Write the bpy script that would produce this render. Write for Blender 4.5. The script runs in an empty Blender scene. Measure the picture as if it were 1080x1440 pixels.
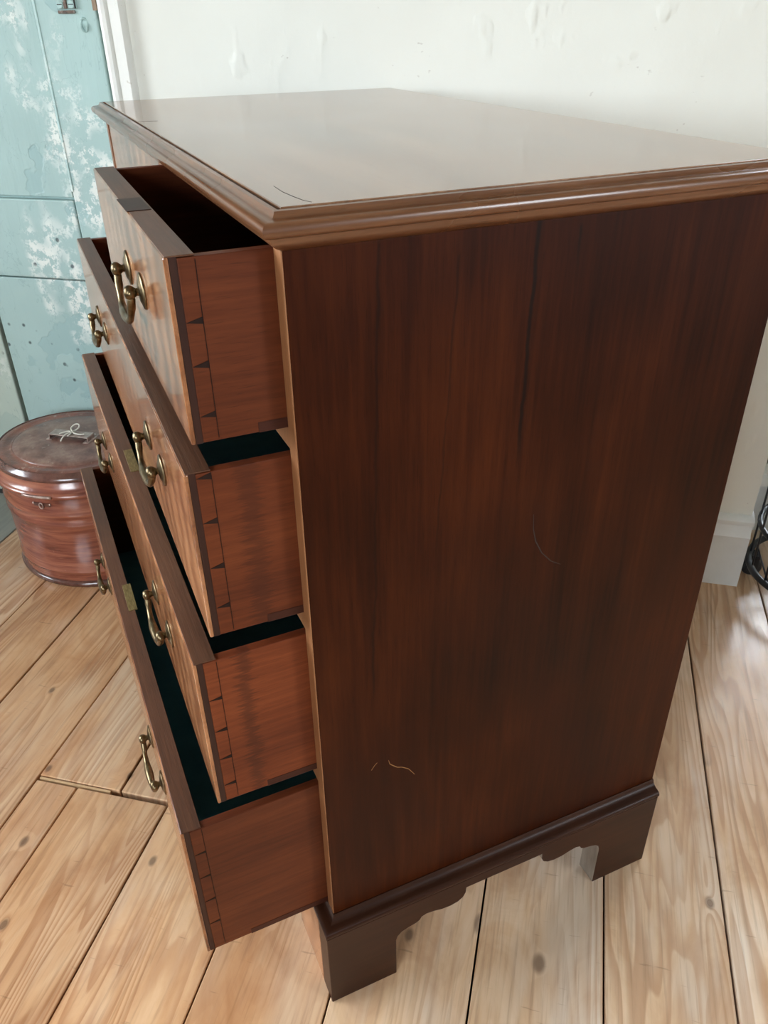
import bpy, bmesh, math, random
from mathutils import Vector, Matrix
random.seed(7)
scene = bpy.context.scene
COL = scene.collection

# ------------------------------------------------------------------ camera
CAM = Vector((0.50559, -0.15133, 1.02207))
R_ = Vector((0.40653, 0.91356, -0.01214)); U_ = Vector((-0.48129, 0.22542, 0.84708)); F_ = Vector((-0.77659, 0.33852, -0.53133))
cd = bpy.data.cameras.new('camera'); cam = bpy.data.objects.new('camera', cd); COL.objects.link(cam)
cam.matrix_world = Matrix(((R_.x, U_.x, -F_.x, CAM.x), (R_.y, U_.y, -F_.y, CAM.y), (R_.z, U_.z, -F_.z, CAM.z), (0, 0, 0, 1)))
cd.sensor_fit = 'VERTICAL'; cd.sensor_height = 36; cd.lens = 1115.4 / 1440 * 36
cd.clip_start = 0.01
scene.camera = cam

# ------------------------------------------------------------------ sky, exposure
world = bpy.data.worlds.new('overcast_sky'); scene.world = world; world.use_nodes = True
wn = world.node_tree.nodes; wl = world.node_tree.links
bg = wn['Background']; bg.inputs['Strength'].default_value = 4.0
tc = wn.new('ShaderNodeTexCoord'); sx = wn.new('ShaderNodeSeparateXYZ'); rp = wn.new('ShaderNodeValToRGB')
wl.new(tc.outputs['Generated'], sx.inputs[0]); wl.new(sx.outputs['Z'], rp.inputs[0]); wl.new(rp.outputs[0], bg.inputs['Color'])
rp.color_ramp.elements[0].position = 0.0; rp.color_ramp.elements[0].color = (0.16, 0.16, 0.14, 1)
rp.color_ramp.elements[1].position = 0.03; rp.color_ramp.elements[1].color = (0.84, 0.925, 1.0, 1)
vs = scene.view_settings
vs.view_transform = 'Standard'; vs.look = 'None'; vs.gamma = 1; vs.use_curve_mapping = False
vs.exposure = 2.7
cy = scene.cycles
cy.max_bounces = 7; cy.diffuse_bounces = 4; cy.glossy_bounces = 3; cy.transmission_bounces = 4; cy.transparent_max_bounces = 6
cy.caustics_reflective = False; cy.caustics_refractive = False

# ------------------------------------------------------------------ room frame: local (t, s, z), s towards the door wall
ROT = math.radians(52.7)
MROOM = Matrix.Rotation(ROT, 4, 'Z')
def RW(t, s, z=0): return MROOM @ Vector((t, s, z))
WS = 0.975          # door wall plane
T0, T1, S0, ZC = -2.3, 2.4, -2.9, 2.5
RS, RT0, RT1 = 1.21, 0.583, 1.95     # recess with the second window
WA = (-1.35, 0.35, 0.65, 2.15)        # window in the left wall: s0, s1, z0, z1
WB = (0.635, 1.75, 0.165, 2.20)         # recess window: t0, t1, z0, z1

WC = (-1.35, -0.15, 0.70, 2.15)       # window in the wall behind the viewer: t0, t1, z0, z1
WD = (-1.00, -0.35, 0.85, 1.95)       # unseen window added in the right wall to light the skirting: s0, s1, z0, z1

def portal(name, loc, rot, w, h):
    l = bpy.data.lights.new(name, 'AREA'); l.shape = 'RECTANGLE'; l.size = w; l.size_y = h
    l.cycles.is_portal = True
    o = bpy.data.objects.new(name, l); COL.objects.link(o)
    o.matrix_world = MROOM @ Matrix.Translation(loc) @ rot
    return o
# an area light points along its -Z
portal('daylight_portal_left', (T0 - 0.05, (WA[0] + WA[1]) / 2, (WA[2] + WA[3]) / 2), Matrix.Rotation(math.radians(-90), 4, 'Y') , WA[3] - WA[2], WA[1] - WA[0])
portal('daylight_portal_recess', ((WB[0] + WB[1]) / 2, RS + 0.05, (WB[2] + WB[3]) / 2), Matrix.Rotation(math.radians(-90), 4, 'X'), WB[1] - WB[0], WB[3] - WB[2])

portal('daylight_portal_right', (T1 + 0.05, (WD[0] + WD[1]) / 2, (WD[2] + WD[3]) / 2), Matrix.Rotation(math.radians(90), 4, 'Y'), WD[3] - WD[2], WD[1] - WD[0])
portal('daylight_portal_front', ((WC[0] + WC[1]) / 2, S0 - 0.05, (WC[2] + WC[3]) / 2), Matrix.Rotation(math.radians(90), 4, 'X'), WC[1] - WC[0], WC[3] - WC[2])

# ------------------------------------------------------------------ materials
class NT:
    def __init__(s, name):
        s.m = bpy.data.materials.new(name); s.m.use_nodes = True
        s.n = s.m.node_tree.nodes; s.l = s.m.node_tree.links
        s.b = s.n['Principled BSDF']; s.out = s.n['Material Output']
        s._c = None
    def new(s, t, **k):
        n = s.n.new(t)
        for a, v in k.items(): setattr(n, a, v)
        return n
    def put(s, sock, v):
        if v is None: return
        if hasattr(v, 'is_output') or isinstance(v, bpy.types.NodeSocket): s.l.new(v, sock)
        elif isinstance(v, tuple) and len(v) == 3 and sock.type == 'RGBA': sock.default_value = (*v, 1)
        else: sock.default_value = v
    def obj(s):
        if s._c is None: s._c = s.new('ShaderNodeTexCoord')
        return s._c.outputs['Object']
    def map(s, v, sc=(1, 1, 1), loc=(0, 0, 0), rot=(0, 0, 0)):
        n = s.new('ShaderNodeMapping'); s.put(n.inputs['Vector'], v)
        n.inputs['Scale'].default_value = sc; n.inputs['Location'].default_value = loc; n.inputs['Rotation'].default_value = rot
        return n.outputs[0]
    def noise(s, v, scale, detail=4, rough=.55, dist=0.):
        n = s.new('ShaderNodeTexNoise'); s.put(n.inputs['Vector'], v)
        n.inputs['Scale'].default_value = scale; n.inputs['Detail'].default_value = detail
        n.inputs['Roughness'].default_value = rough; n.inputs['Distortion'].default_value = dist
        return n.outputs['Fac']
    def vor(s, v, scale, out='Distance'):
        n = s.new('ShaderNodeTexVoronoi'); s.put(n.inputs['Vector'], v); n.inputs['Scale'].default_value = scale
        return n.outputs[out]
    def wave(s, v, scale, dist, det=2, dscale=1, direction='X'):
        n = s.new('ShaderNodeTexWave'); s.put(n.inputs['Vector'], v); n.bands_direction = direction
        n.inputs['Scale'].default_value = scale; n.inputs['Distortion'].default_value = dist
        n.inputs['Detail'].default_value = det; n.inputs['Detail Scale'].default_value = dscale
        return n.outputs['Fac']
    def ramp(s, f, stops, interp='LINEAR'):
        n = s.new('ShaderNodeValToRGB'); s.put(n.inputs[0], f); cr = n.color_ramp; cr.interpolation = interp
        while len(cr.elements) < len(stops): cr.elements.new(.5)
        for e, (p, c) in zip(cr.elements, stops):
            e.position = p; e.color = (*c, 1) if isinstance(c, tuple) else (c, c, c, 1)
        return n.outputs[0]
    def math(s, op, a, b=None, c=None, clamp=False):
        n = s.new('ShaderNodeMath', operation=op, use_clamp=clamp)
        for i, v in enumerate((a, b, c)):
            if v is not None: s.put(n.inputs[i], v)
        return n.outputs[0]
    def mix(s, f, a, b, blend='MIX'):
        n = s.new('ShaderNodeMix', data_type='RGBA', blend_type=blend)
        s.put(n.inputs[0], f); s.put(n.inputs[6], a); s.put(n.inputs[7], b)
        return n.outputs[2]
    def sep(s, v):
        n = s.new('ShaderNodeSeparateXYZ'); s.put(n.inputs[0], v); return n.outputs
    def step(s, v, lo, hi):
        n = s.new('ShaderNodeMapRange', interpolation_type='SMOOTHSTEP'); s.put(n.inputs[0], v)
        s.put(n.inputs[1], lo); s.put(n.inputs[2], hi); n.inputs[3].default_value = 0; n.inputs[4].default_value = 1
        return n.outputs[0]
    def bump(s, h, strength=.3, dist=.002, prev=None):
        n = s.new('ShaderNodeBump'); s.put(n.inputs['Height'], h)
        n.inputs['Strength'].default_value = strength; n.inputs['Distance'].default_value = dist
        if prev is not None: s.put(n.inputs['Normal'], prev)
        return n.outputs[0]
    def fin(s, color=None, rough=None, normal=None, **k):
        s.put(s.b.inputs['Base Color'], color); s.put(s.b.inputs['Roughness'], rough)
        if normal is not None: s.put(s.b.inputs['Normal'], normal)
        for a, v in k.items(): s.put(s.b.inputs[a.replace('_', ' ')], v)
        return s.m

def wood(name, dark, mid, light, grain='z', rough=.32, coat=0., coat_rough=.1, fine=1., seed=0., cloud=1., crotch=0., bump=.08, extra=None, spec=.5):
    """polished wood; grain runs along the named object axis"""
    t = NT(name); axes = ['xyz'.index(g) for g in grain]
    sc = [9, 9, 9]; sf = [60, 60, 60]
    for ax in axes: sc[ax] = .8; sf[ax] = 3.0
    o = t.obj()
    big = t.noise(t.map(o, tuple(sc), (seed, seed * 1.7, seed * .3)), 1.6, 3, .6, .6)
    fin = t.noise(t.map(o, tuple(sf), (seed * 2, seed, seed)), 3.0 * fine, 4, .65, .2)
    pore = t.noise(t.map(o, tuple(v * 3 for v in sf), (seed, 0, seed)), 6.0, 2, .5)
    cl = t.noise(t.map(o, (1, 1, 1), (seed, seed, seed)), 5.0, 2, .5)
    f = t.math('ADD', t.math('MULTIPLY', big, .55), t.math('MULTIPLY', fin, .45))
    f = t.math('ADD', f, t.math('MULTIPLY', t.math('SUBTRACT', cl, .5), .5 * cloud))
    if crotch:
        w = t.wave(t.map(o, (6, 6, 6), (seed, seed, 0)), 1.2, 9, 3, 1.2, 'X')
        f = t.math('ADD', t.math('MULTIPLY', f, 1 - crotch), t.math('MULTIPLY', w, crotch))
    col = t.ramp(f, [(.28, dark), (.5, mid), (.74, light)])
    col = t.mix(t.math('MULTIPLY', t.step(pore, .58, .75), .35), col, tuple(c * .45 for c in dark))
    if extra: col = extra(t, o, col)
    rg = t.math('ADD', rough - .06, t.math('MULTIPLY', cl, .12))
    nm = t.bump(fin, bump, .0006)
    return t.fin(col, rg, nm, Coat_Weight=coat, Coat_Roughness=coat_rough, Specular_IOR_Level=spec)

# --- cracks in the side panel, lines with a shape of their own: y = y0 + wobble(z), between z0 and z1
def panel_cracks(t, o, col):
    x, y, z = t.sep(o)[:3]
    wob = t.math('MULTIPLY', t.math('SUBTRACT', t.noise(t.map(o, (0, 0, 1)), 14, 3, .6), .5), .012)
    for y0, z0, z1, wd, slope, st in ((.1965, .68, .90, .0013, .006, .95), (.234, .835, .89, .0009, -.03, .85), (.131, .60, .88, .0007, .05, .45),
                                      (.1753, .870, .895, .0008, 0, .7), (.068, .45, .895, .0008, .03, .55), (.300, .3, .7, .0006, .01, .15)):
        c = t.math('ADD', t.math('ADD', wob, y0), t.math('MULTIPLY', t.math('SUBTRACT', z, z1), slope))
        d = t.math('ABSOLUTE', t.math('SUBTRACT', y, c))
        m = t.math('SUBTRACT', 1, t.step(d, wd * .4, wd * 2.2))
        m = t.math('MULTIPLY', m, t.step(z, z0, z0 + .05)); m = t.math('MULTIPLY', m, t.math('SUBTRACT', 1, t.step(z, z1 - .006, z1)))
        col = t.mix(t.math('MULTIPLY', m, st), col, (.008, .003, .002))
    return col

def stain_at(y0, wd, amt):
    def f(t, o, col):
        x, y, z = t.sep(o)[:3]
        n = t.noise(t.map(o, (20, 30, 420)), 1.0, 3, .7)
        w = t.math('ADD', t.math('SUBTRACT', y, y0), t.math('MULTIPLY', t.math('SUBTRACT', n, .5), .04))
        m = t.math('SUBTRACT', 1, t.step(t.math('ABSOLUTE', w), wd * .3, wd))
        return t.mix(t.math('MULTIPLY', m, amt), col, (.030, .008, .004))
    return f

M = {}
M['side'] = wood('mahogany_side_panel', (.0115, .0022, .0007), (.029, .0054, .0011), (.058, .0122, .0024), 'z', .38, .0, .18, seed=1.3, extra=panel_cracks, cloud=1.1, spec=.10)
M['carcass'] = wood('mahogany_carcass', (.12, .045, .017), (.21, .085, .032), (.31, .14, .058), 'z', .4, seed=4.1)
M['mould_x'] = wood('mahogany_moulding', (.045, .0145, .0055), (.115, .042, .0155), (.21, .088, .036), 'xy', .28, .3, .14, seed=2.2, cloud=.5)
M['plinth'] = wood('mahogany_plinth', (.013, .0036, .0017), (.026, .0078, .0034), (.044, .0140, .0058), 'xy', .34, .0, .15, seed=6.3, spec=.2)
M['top'] = wood('mahogany_top_board', (.10, .042, .020), (.23, .115, .060), (.36, .21, .125), 'x', .24, .55, .09, seed=3.4, cloud=.9, bump=.10, spec=.55)
M['front'] = wood('figured_mahogany_drawer_front', (.085, .026, .010), (.22, .080, .030), (.38, .165, .07), 'x', .22, .4, .08, seed=5.5, crotch=.22, bump=.04)
M['front_edge'] = wood('drawer_front_edge', (.040, .0155, .0080), (.090, .036, .0175), (.15, .066, .033), 'x', .45, seed=7.7, fine=1.6, bump=.5, spec=.35)
for i, (st, mul) in enumerate(((None, 1.0), (stain_at(-.036, .012, .42), 1.2), (stain_at(-.060, .009, .5), 1.6), (None, .95))):
    M['dside%d' % i] = wood('drawer_side_wood', tuple(c * mul for c in (.044, .0088, .0028)), tuple(c * mul for c in (.086, .0190, .0056)), tuple(c * mul for c in (.140, .035, .0105)), 'y', .5, seed=8 + i * 2.3, extra=st, cloud=.6, fine=1.3, spec=.2)
M['lap'] = wood('drawer_lap_wood', (.016, .0045, .0025), (.030, .0085, .0045), (.052, .017, .009), 'z', .5, seed=12, spec=.3)
M['pin'] = wood('dovetail_pin_wood', (.007, .002, .0012), (.013, .004, .002), (.02, .007, .0035), 'z', .6, seed=13, spec=.2)
M['runner'] = wood('drawer_runner_wood', (.022, .005, .0022), (.040, .009, .0038), (.06, .015, .006), 'y', .55, seed=15, spec=.25)
M['inner'] = wood('drawer_inner_wood', (.045, .016, .009), (.08, .028, .014), (.12, .045, .022), 'y', .6, seed=14)
t = NT('teal_paper_lining'); o = t.obj()
M['lining'] = t.fin(t.ramp(t.noise(o, 30, 4, .6), [(.3, (.05, .17, .21)), (.7, (.08, .24, .28))]), .85, t.bump(t.noise(o, 200, 3), .1, .0005))
t = NT('aged_brass'); o = t.obj()
n1 = t.noise(o, 90, 3, .6)
M['brass'] = t.fin(t.ramp(n1, [(.3, (.07, .046, .024)), (.55, (.17, .125, .068)), (.75, (.30, .24, .15))]), t.math('ADD', .22, t.math('MULTIPLY', n1, .2)), None, Metallic=1.0)
t = NT('worn_brass_plate'); o = t.obj()
M['plate'] = t.fin(t.ramp(t.noise(t.map(o, (1, 4, 1)), 120, 4, .6), [(.3, (.17, .12, .045)), (.7, (.36, .27, .12))]), .45, None, Metallic=.85)
t = NT('scratch_pale'); M['scratch'] = t.fin((.22, .10, .03), .6)
t = NT('crack_dark'); M['crack'] = t.fin((.012, .006, .004), .7)

# plaster
def plaster(name, base, spots=True):
    t = NT(name); o = t.obj()
    lump = t.noise(o, 7, 3, .5); mid = t.noise(o, 30, 4, .6); fin = t.noise(o, 160, 3, .6)
    col = t.ramp(t.noise(o, 2.3, 3, .6), [(.3, tuple(c * .95 for c in base)), (.7, base)])
    pit = t.step(t.vor(t.map(o, (1, 1, 1)), 9), .09, .03); gate = t.step(t.noise(o, 4, 2), .54, .62)
    pm = t.math('MULTIPLY', pit, gate)
    spk = t.math('MULTIPLY', t.step(t.noise(t.map(o, (60, 60, 90)), 1, 2), .70, .78), t.step(t.noise(o, 9, 2), .5, .6))
    col = t.mix(t.math('MULTIPLY', spk, .7), col, (.42, .38, .33)); col = t.mix(t.math('MULTIPLY', pm, .35), col, (.5, .47, .40))
    blob = t.math('MULTIPLY', t.step(t.noise(t.map(o, (22, 22, 13)), 1.0, 2, .5), .56, .72), t.step(lump, .44, .60))
    hgt = t.math('ADD', t.math('ADD', t.math('MULTIPLY', lump, .7), t.math('MULTIPLY', mid, .10)), t.math('ADD', t.math('MULTIPLY', blob, .22), t.math('MULTIPLY', pm, -.16))); nb = t.bump(hgt, .8, .011)
    return t.fin(col, .55, nb)
M['wall'] = plaster('white_plaster', (.735, .735, .67))
t = NT('ceiling_plaster'); M['ceil'] = t.fin((.76, .75, .71), .7)
t = NT('darkened_wall'); M['wall_dim'] = t.fin((.10, .115, .10), .7)  # for the unseen wall, darkened to cut haze on the side panel
t = NT('white_gloss_paint'); o = t.obj()
chip = t.step(t.noise(o, 38, 5, .7), .66, .70)
M['trim'] = t.fin(t.mix(t.math('MULTIPLY', chip, .6), (.80, .80, .76), (.52, .48, .40)), .35, t.bump(t.noise(o, 55, 4, .6), .25, .002))
t = NT('skirting_paint'); o = t.obj()
M['skirt'] = t.fin(t.ramp(t.noise(o, 12, 4, .6), [(.3, (.74, .77, .76)), (.7, (.82, .86, .86))]), .3, t.bump(t.noise(o, 40, 4, .6), .2, .002))
t = NT('bare_wood'); o = t.obj()
M['bare'] = t.fin(t.ramp(t.noise(t.map(o, (60, 60, 5)), 2, 3), [(.3, (.16, .10, .06)), (.7, (.32, .22, .14))]), .7)

def blue_paint(name, base, wear, seed):
    t = NT(name); o = t.map(t.obj(), (1, 1, 1), (seed, 0, seed))
    big = t.noise(o, 5, 4, .6); strk = t.noise(t.map(o, (14, 14, 2.2)), 1.5, 4, .65)
    col = t.ramp(t.noise(o, 3, 3, .6), [(.3, tuple(c * .9 for c in base)), (.7, tuple(min(1, c * 1.06) for c in base))])
    old = t.step(big, .56, .575)                      # an older coat showing, with an edge
    col = t.mix(t.math('MULTIPLY', old, .5), col, (base[0] * .74, base[1] * .82, base[2] * .86))
    gate = t.step(t.noise(t.map(o, (4.5, 4.5, 2.6)), 1.3, 3, .6), .535, .62)
    flake = t.math('MULTIPLY', t.step(t.noise(o, 46, 5, .75), .46, .54), gate)
    col = t.mix(t.math('MULTIPLY', flake, wear), col, (.80, .83, .78))
    crack = t.math('MULTIPLY', t.math('SUBTRACT', 1, t.step(t.math('ABSOLUTE', t.math('SUBTRACT', t.noise(t.map(o, (9, 9, 4)), 1.6, 4, .6, .5), .5)), .001, .006)), .30)
    col = t.mix(crack, col, (.20, .32, .33))
    dots = t.math('MULTIPLY', t.step(t.vor(o, 30), .17, .08), t.step(t.noise(o, 9, 2), .53, .60))
    col = t.mix(t.math('MULTIPLY', dots, .85), col, (.03, .045, .05))
    nb = t.bump(t.math('ADD', t.math('ADD', strk, t.math('MULTIPLY', old, -.35)), t.math('ADD', t.math('MULTIPLY', flake, .3), t.math('MULTIPLY', dots, -.5))), .5, .004)
    return t.fin(col, .38, nb)
M['door'] = blue_paint('flaking_blue_paint', (.40, .555, .535), .9, 2.6)
M['door2'] = blue_paint('pale_green_paint', (.50, .60, .53), .5, 4.0)
t = NT('dark_gap'); M['dark'] = t.fin((.03, .03, .028), .8)
t = NT('rusty_iron'); o = t.obj()
M['rust'] = t.fin(t.ramp(t.noise(o, 120, 4, .7), [(.35, (.045, .035, .03)), (.55, (.16, .10, .07)), (.7, (.36, .44, .44))]), .6, t.bump(t.noise(o, 150, 3), .4, .002))

# floor planks: object space x = along t (across the plank), y = along s
KNOTS = [(.239, .082, .0085), (-.55, .218, .005), (-.415, .235, .005), (-.309, .105, .0055), (.458, .215, .006), (-.509, .092, .006), (-.459, -.026, .006),
         (-.647, .377, .005), (.071, .081, .006)]
def pine(name, dark, mid, light, grey, seed):
    t = NT(name)
    geo = t.new('ShaderNodeNewGeometry'); pos = t.map(geo.outputs['Position'], (1, 1, 1), (0, 0, 0), (0, 0, -ROT))   # world to room axes
    oi = t.new('ShaderNodeObjectInfo'); rnd = oi.outputs['Random']
    offv = t.new('ShaderNodeCombineXYZ'); t.put(offv.inputs[0], t.math('MULTIPLY', rnd, 7.3)); t.put(offv.inputs[1], t.math('MULTIPLY', rnd, 31.7)); offv.inputs[2].default_value = seed
    va = t.new('ShaderNodeVectorMath', operation='ADD'); t.put(va.inputs[0], pos); t.put(va.inputs[1], offv.outputs[0]); p = va.outputs[0]
    x, y, z = t.sep(pos)[:3]
    # knots push the grain lines aside
    kn = None; push = None
    for kx, ky, kr in KNOTS:
        dx = t.math('SUBTRACT', x, kx); dy = t.math('MULTIPLY', t.math('SUBTRACT', y, ky), .62)
        d = t.math('SQRT', t.math('ADD', t.math('MULTIPLY', dx, dx), t.math('MULTIPLY', dy, dy)))
        k = t.math('SUBTRACT', 1, t.step(d, kr * .45, kr * 1.3)); r = t.math('DIVIDE', kr * 1.2, t.math('ADD', d, kr))
        pu = t.math('MULTIPLY', t.math('MULTIPLY', r, r), .03)
        kn = k if kn is None else t.math('MAXIMUM', kn, k); push = pu if push is None else t.math('ADD', push, pu)
    g = t.noise(t.map(p, (7, .7, 1)), 1.5, 2, .5, .3)
    u = t.math('ADD', t.math('ADD', t.math('MULTIPLY', g, .17), push), t.math('MULTIPLY', t.sep(p)[0], .35))
    ring = t.math('FRACT', t.math('MULTIPLY', u, 110))
    ring = t.math('MULTIPLY', t.step(ring, .25, .85), t.math('SUBTRACT', 1, t.step(ring, .9, 1.0)))
    ringf = t.math('MULTIPLY', ring, t.ramp(t.noise(t.map(p, (5, 1.2, 1)), 1.3, 2), [(.35, .15), (.6, 1.)]))
    cl = t.noise(t.map(p, (5, 2.0, 1)), 2.2, 5, .62, 1.0); fi = t.noise(t.map(p, (160, 6, 1)), 1.0, 4, .6)
    col = t.ramp(cl, [(.25, dark), (.5, mid), (.75, light)])
    gr = t.math('MULTIPLY', t.step(t.noise(t.map(p, (4, .9, 1), (3, 1, 0)), 1.7, 4, .65), .42, .66), t.ramp(rnd, [(0, .35), (1, 1.)]))
    col = t.mix(gr, col, grey)
    col = t.mix(t.math('MULTIPLY', ringf, .62), col, (dark[0] * .9, dark[1] * .85, dark[2] * .8))
    col = t.mix(t.math('MULTIPLY', t.step(fi, .48, .72), .36), col, tuple(c * .5 for c in dark))
    edge = t.math('MULTIPLY', kn, .7)
    col = t.mix(edge, col, (.12, .075, .052))
    spot = t.math('MULTIPLY', t.step(t.vor(t.map(p, (16, 7, 1)), 1.0), .15, .08), t.step(t.noise(p, 3.1, 2), .54, .6))
    col = t.mix(t.math('MULTIPLY', spot, .75), col, (.06, .045, .045))
    scr = t.math('MULTIPLY', t.step(t.noise(t.map(p, (18, 160, 1), (0, 0, 0), (0, 0, .5)), 1, 2), .68, .75), .3)
    col = t.mix(scr, col, (.10, .06, .04))
    tn = t.ramp(rnd, [(0, (.86, .84, .82)), (1, (1.06, 1.05, 1.05))])
    col = t.mix(1.0, col, tn, 'MULTIPLY')
    nb = t.bump(t.noise(t.map(p, (120, 3, 1)), 1.0, 3, .6), .16, .0012)
    rg = t.math('ADD', .15, t.math('MULTIPLY', cl, .16))
    return t.fin(col, rg, nb)
M['pine'] = pine('waxed_pine_boards', (.46, .215, .098), (.68, .395, .205), (.80, .53, .315), (.72, .57, .42), 0)
M['pine_glare'] = pine('pine_boards_glare', (.44, .25, .135), (.64, .43, .265), (.74, .555, .385), (.71, .63, .53), 5)  # paler, greyer copy: window and wall reflections put into the board colour
t = NT('grey_floor_board'); o = t.obj()  # grey board colour, used on one plank at far left
M['grey_board'] = t.fin(t.ramp(t.noise(t.map(o, (30, 3, 3)), 2, 4, .6), [(.3, (.24, .25, .23)), (.7, (.36, .36, .32))]), .5, t.bump(t.noise(t.map(o, (60, 4, 4)), 2, 3), .2, .001))
t = NT('pale_filler_wood'); M['filler'] = t.fin((.55, .36, .19), .6)
t = NT('dark_subfloor'); M['sub'] = t.fin((.022, .014, .010), .9)

# hat box
t = NT('grained_tin_paint'); o = t.obj()
w = t.noise(t.map(o, (4, 4, 46)), 1.5, 4, .6, 1.2); cl = t.noise(t.map(o, (5, 5, 9)), 1.6, 3, .6, .8); f2 = t.noise(t.map(o, (10, 10, 330)), 1, 3, .6)
f = t.math('ADD', t.math('MULTIPLY', w, .55), t.math('ADD', t.math('MULTIPLY', cl, .25), t.math('MULTIPLY', f2, .20)))
colr = t.ramp(f, [(.38, (.12, .030, .020)), (.5, (.24, .072, .044)), (.62, (.37, .135, .078))])
scf = t.math('MULTIPLY', t.step(t.noise(o, 60, 5, .75), .64, .70), .5)
M['tin'] = t.fin(t.mix(scf, colr, (.33, .17, .12)), t.math('ADD', .16, t.math('MULTIPLY', cl, .14)), t.bump(t.noise(o, 16, 3), .18, .006), Coat_Weight=.5, Coat_Roughness=.12)
t = NT('dusty_tin_lid'); o = t.obj()
d1 = t.noise(o, 22, 5, .65); d2 = t.noise(o, 70, 5, .7)
colr = t.ramp(d1, [(.32, (.10, .036, .027)), (.5, (.21, .105, .080)), (.68, (.33, .22, .17))])
M['lid'] = t.fin(t.mix(t.math('MULTIPLY', t.step(d2, .6, .68), .6), colr, (.40, .30, .24)), t.math('ADD', .2, t.math('MULTIPLY', d1, .35)), t.bump(d2, .35, .0018), Coat_Weight=.3, Coat_Roughness=.2)
t = NT('chipped_lid_ring'); o = t.obj(); d1 = t.noise(o, 13, 4, .6); d2 = t.noise(o, 75, 5, .7)
M['lidring'] = t.fin(t.mix(t.math('MULTIPLY', t.step(d2, .56, .63), t.math('MULTIPLY', t.step(d1, .45, .6), .7)), t.ramp(d1, [(.35, (.12, .045, .034)), (.55, (.25, .080, .050)), (.7, (.34, .115, .065))]), (.55, .42, .36)), .3, t.bump(d2, .5, .0025), Coat_Weight=.4, Coat_Roughness=.15)
t = NT('dark_tin_rim'); o = t.obj()
M['tinrim'] = t.fin(t.ramp(t.noise(o, 40, 4, .7), [(.35, (.07, .026, .020)), (.7, (.15, .065, .048))]), .22, t.bump(t.noise(o, 45, 3), .2, .002), Coat_Weight=.6, Coat_Roughness=.1)
t = NT('tin_fitting'); o = t.obj()
M['fitting'] = t.fin(t.ramp(t.noise(o, 90, 4), [(.3, (.34, .23, .20)), (.7, (.60, .48, .43))]), .32, None, Metallic=.7)
t = NT('cotton_string'); M['string'] = t.fin((.72, .68, .60), .9)
t = NT('black_enamel'); o = t.obj(); M['black'] = t.fin((.012, .013, .016), t.math('ADD', .35, t.math('MULTIPLY', t.noise(o, 30, 2), .15)))
t = NT('window_glass'); mixs = t.new('ShaderNodeMixShader'); tr = t.new('ShaderNodeBsdfTransparent'); gl = t.new('ShaderNodeBsdfGlossy'); gl.inputs['Roughness'].default_value = .02
fr = t.new('ShaderNodeFresnel'); fr.inputs[0].default_value = 1.5
t.l.new(fr.outputs[0], mixs.inputs[0]); t.l.new(tr.outputs[0], mixs.inputs[1]); t.l.new(gl.outputs[0], mixs.inputs[2]); t.l.new(mixs.outputs[0], t.out.inputs['Surface'])
M['glass'] = t.m

# ------------------------------------------------------------------ mesh helpers
def link(name, me, mat, parent=None, mw=None):
    o = bpy.data.objects.new(name, me); COL.objects.link(o)
    if mat is not None and not me.materials: me.materials.append(M[mat] if isinstance(mat, str) else mat)
    if parent is not None:
        o.parent = parent
        # geometry is written in the frame of the root (world or room), so undo the parent's own offset
        o.matrix_parent_inverse = parent.matrix_basis.inverted() if parent.parent is None else (parent.parent.matrix_basis @ parent.matrix_parent_inverse @ parent.matrix_basis).inverted()
    if mw is not None: o.matrix_basis = mw
    return o
def mesh(verts, faces, smooth=False, name='m'):
    me = bpy.data.meshes.new(name); me.from_pydata([tuple(v) for v in verts], [], faces); me.update()
    bm = bmesh.new(); bm.from_mesh(me); bmesh.ops.recalc_face_normals(bm, faces=bm.faces); bm.to_mesh(me); bm.free()
    if smooth:
        for p in me.polygons: p.use_smooth = True
    return me
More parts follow.
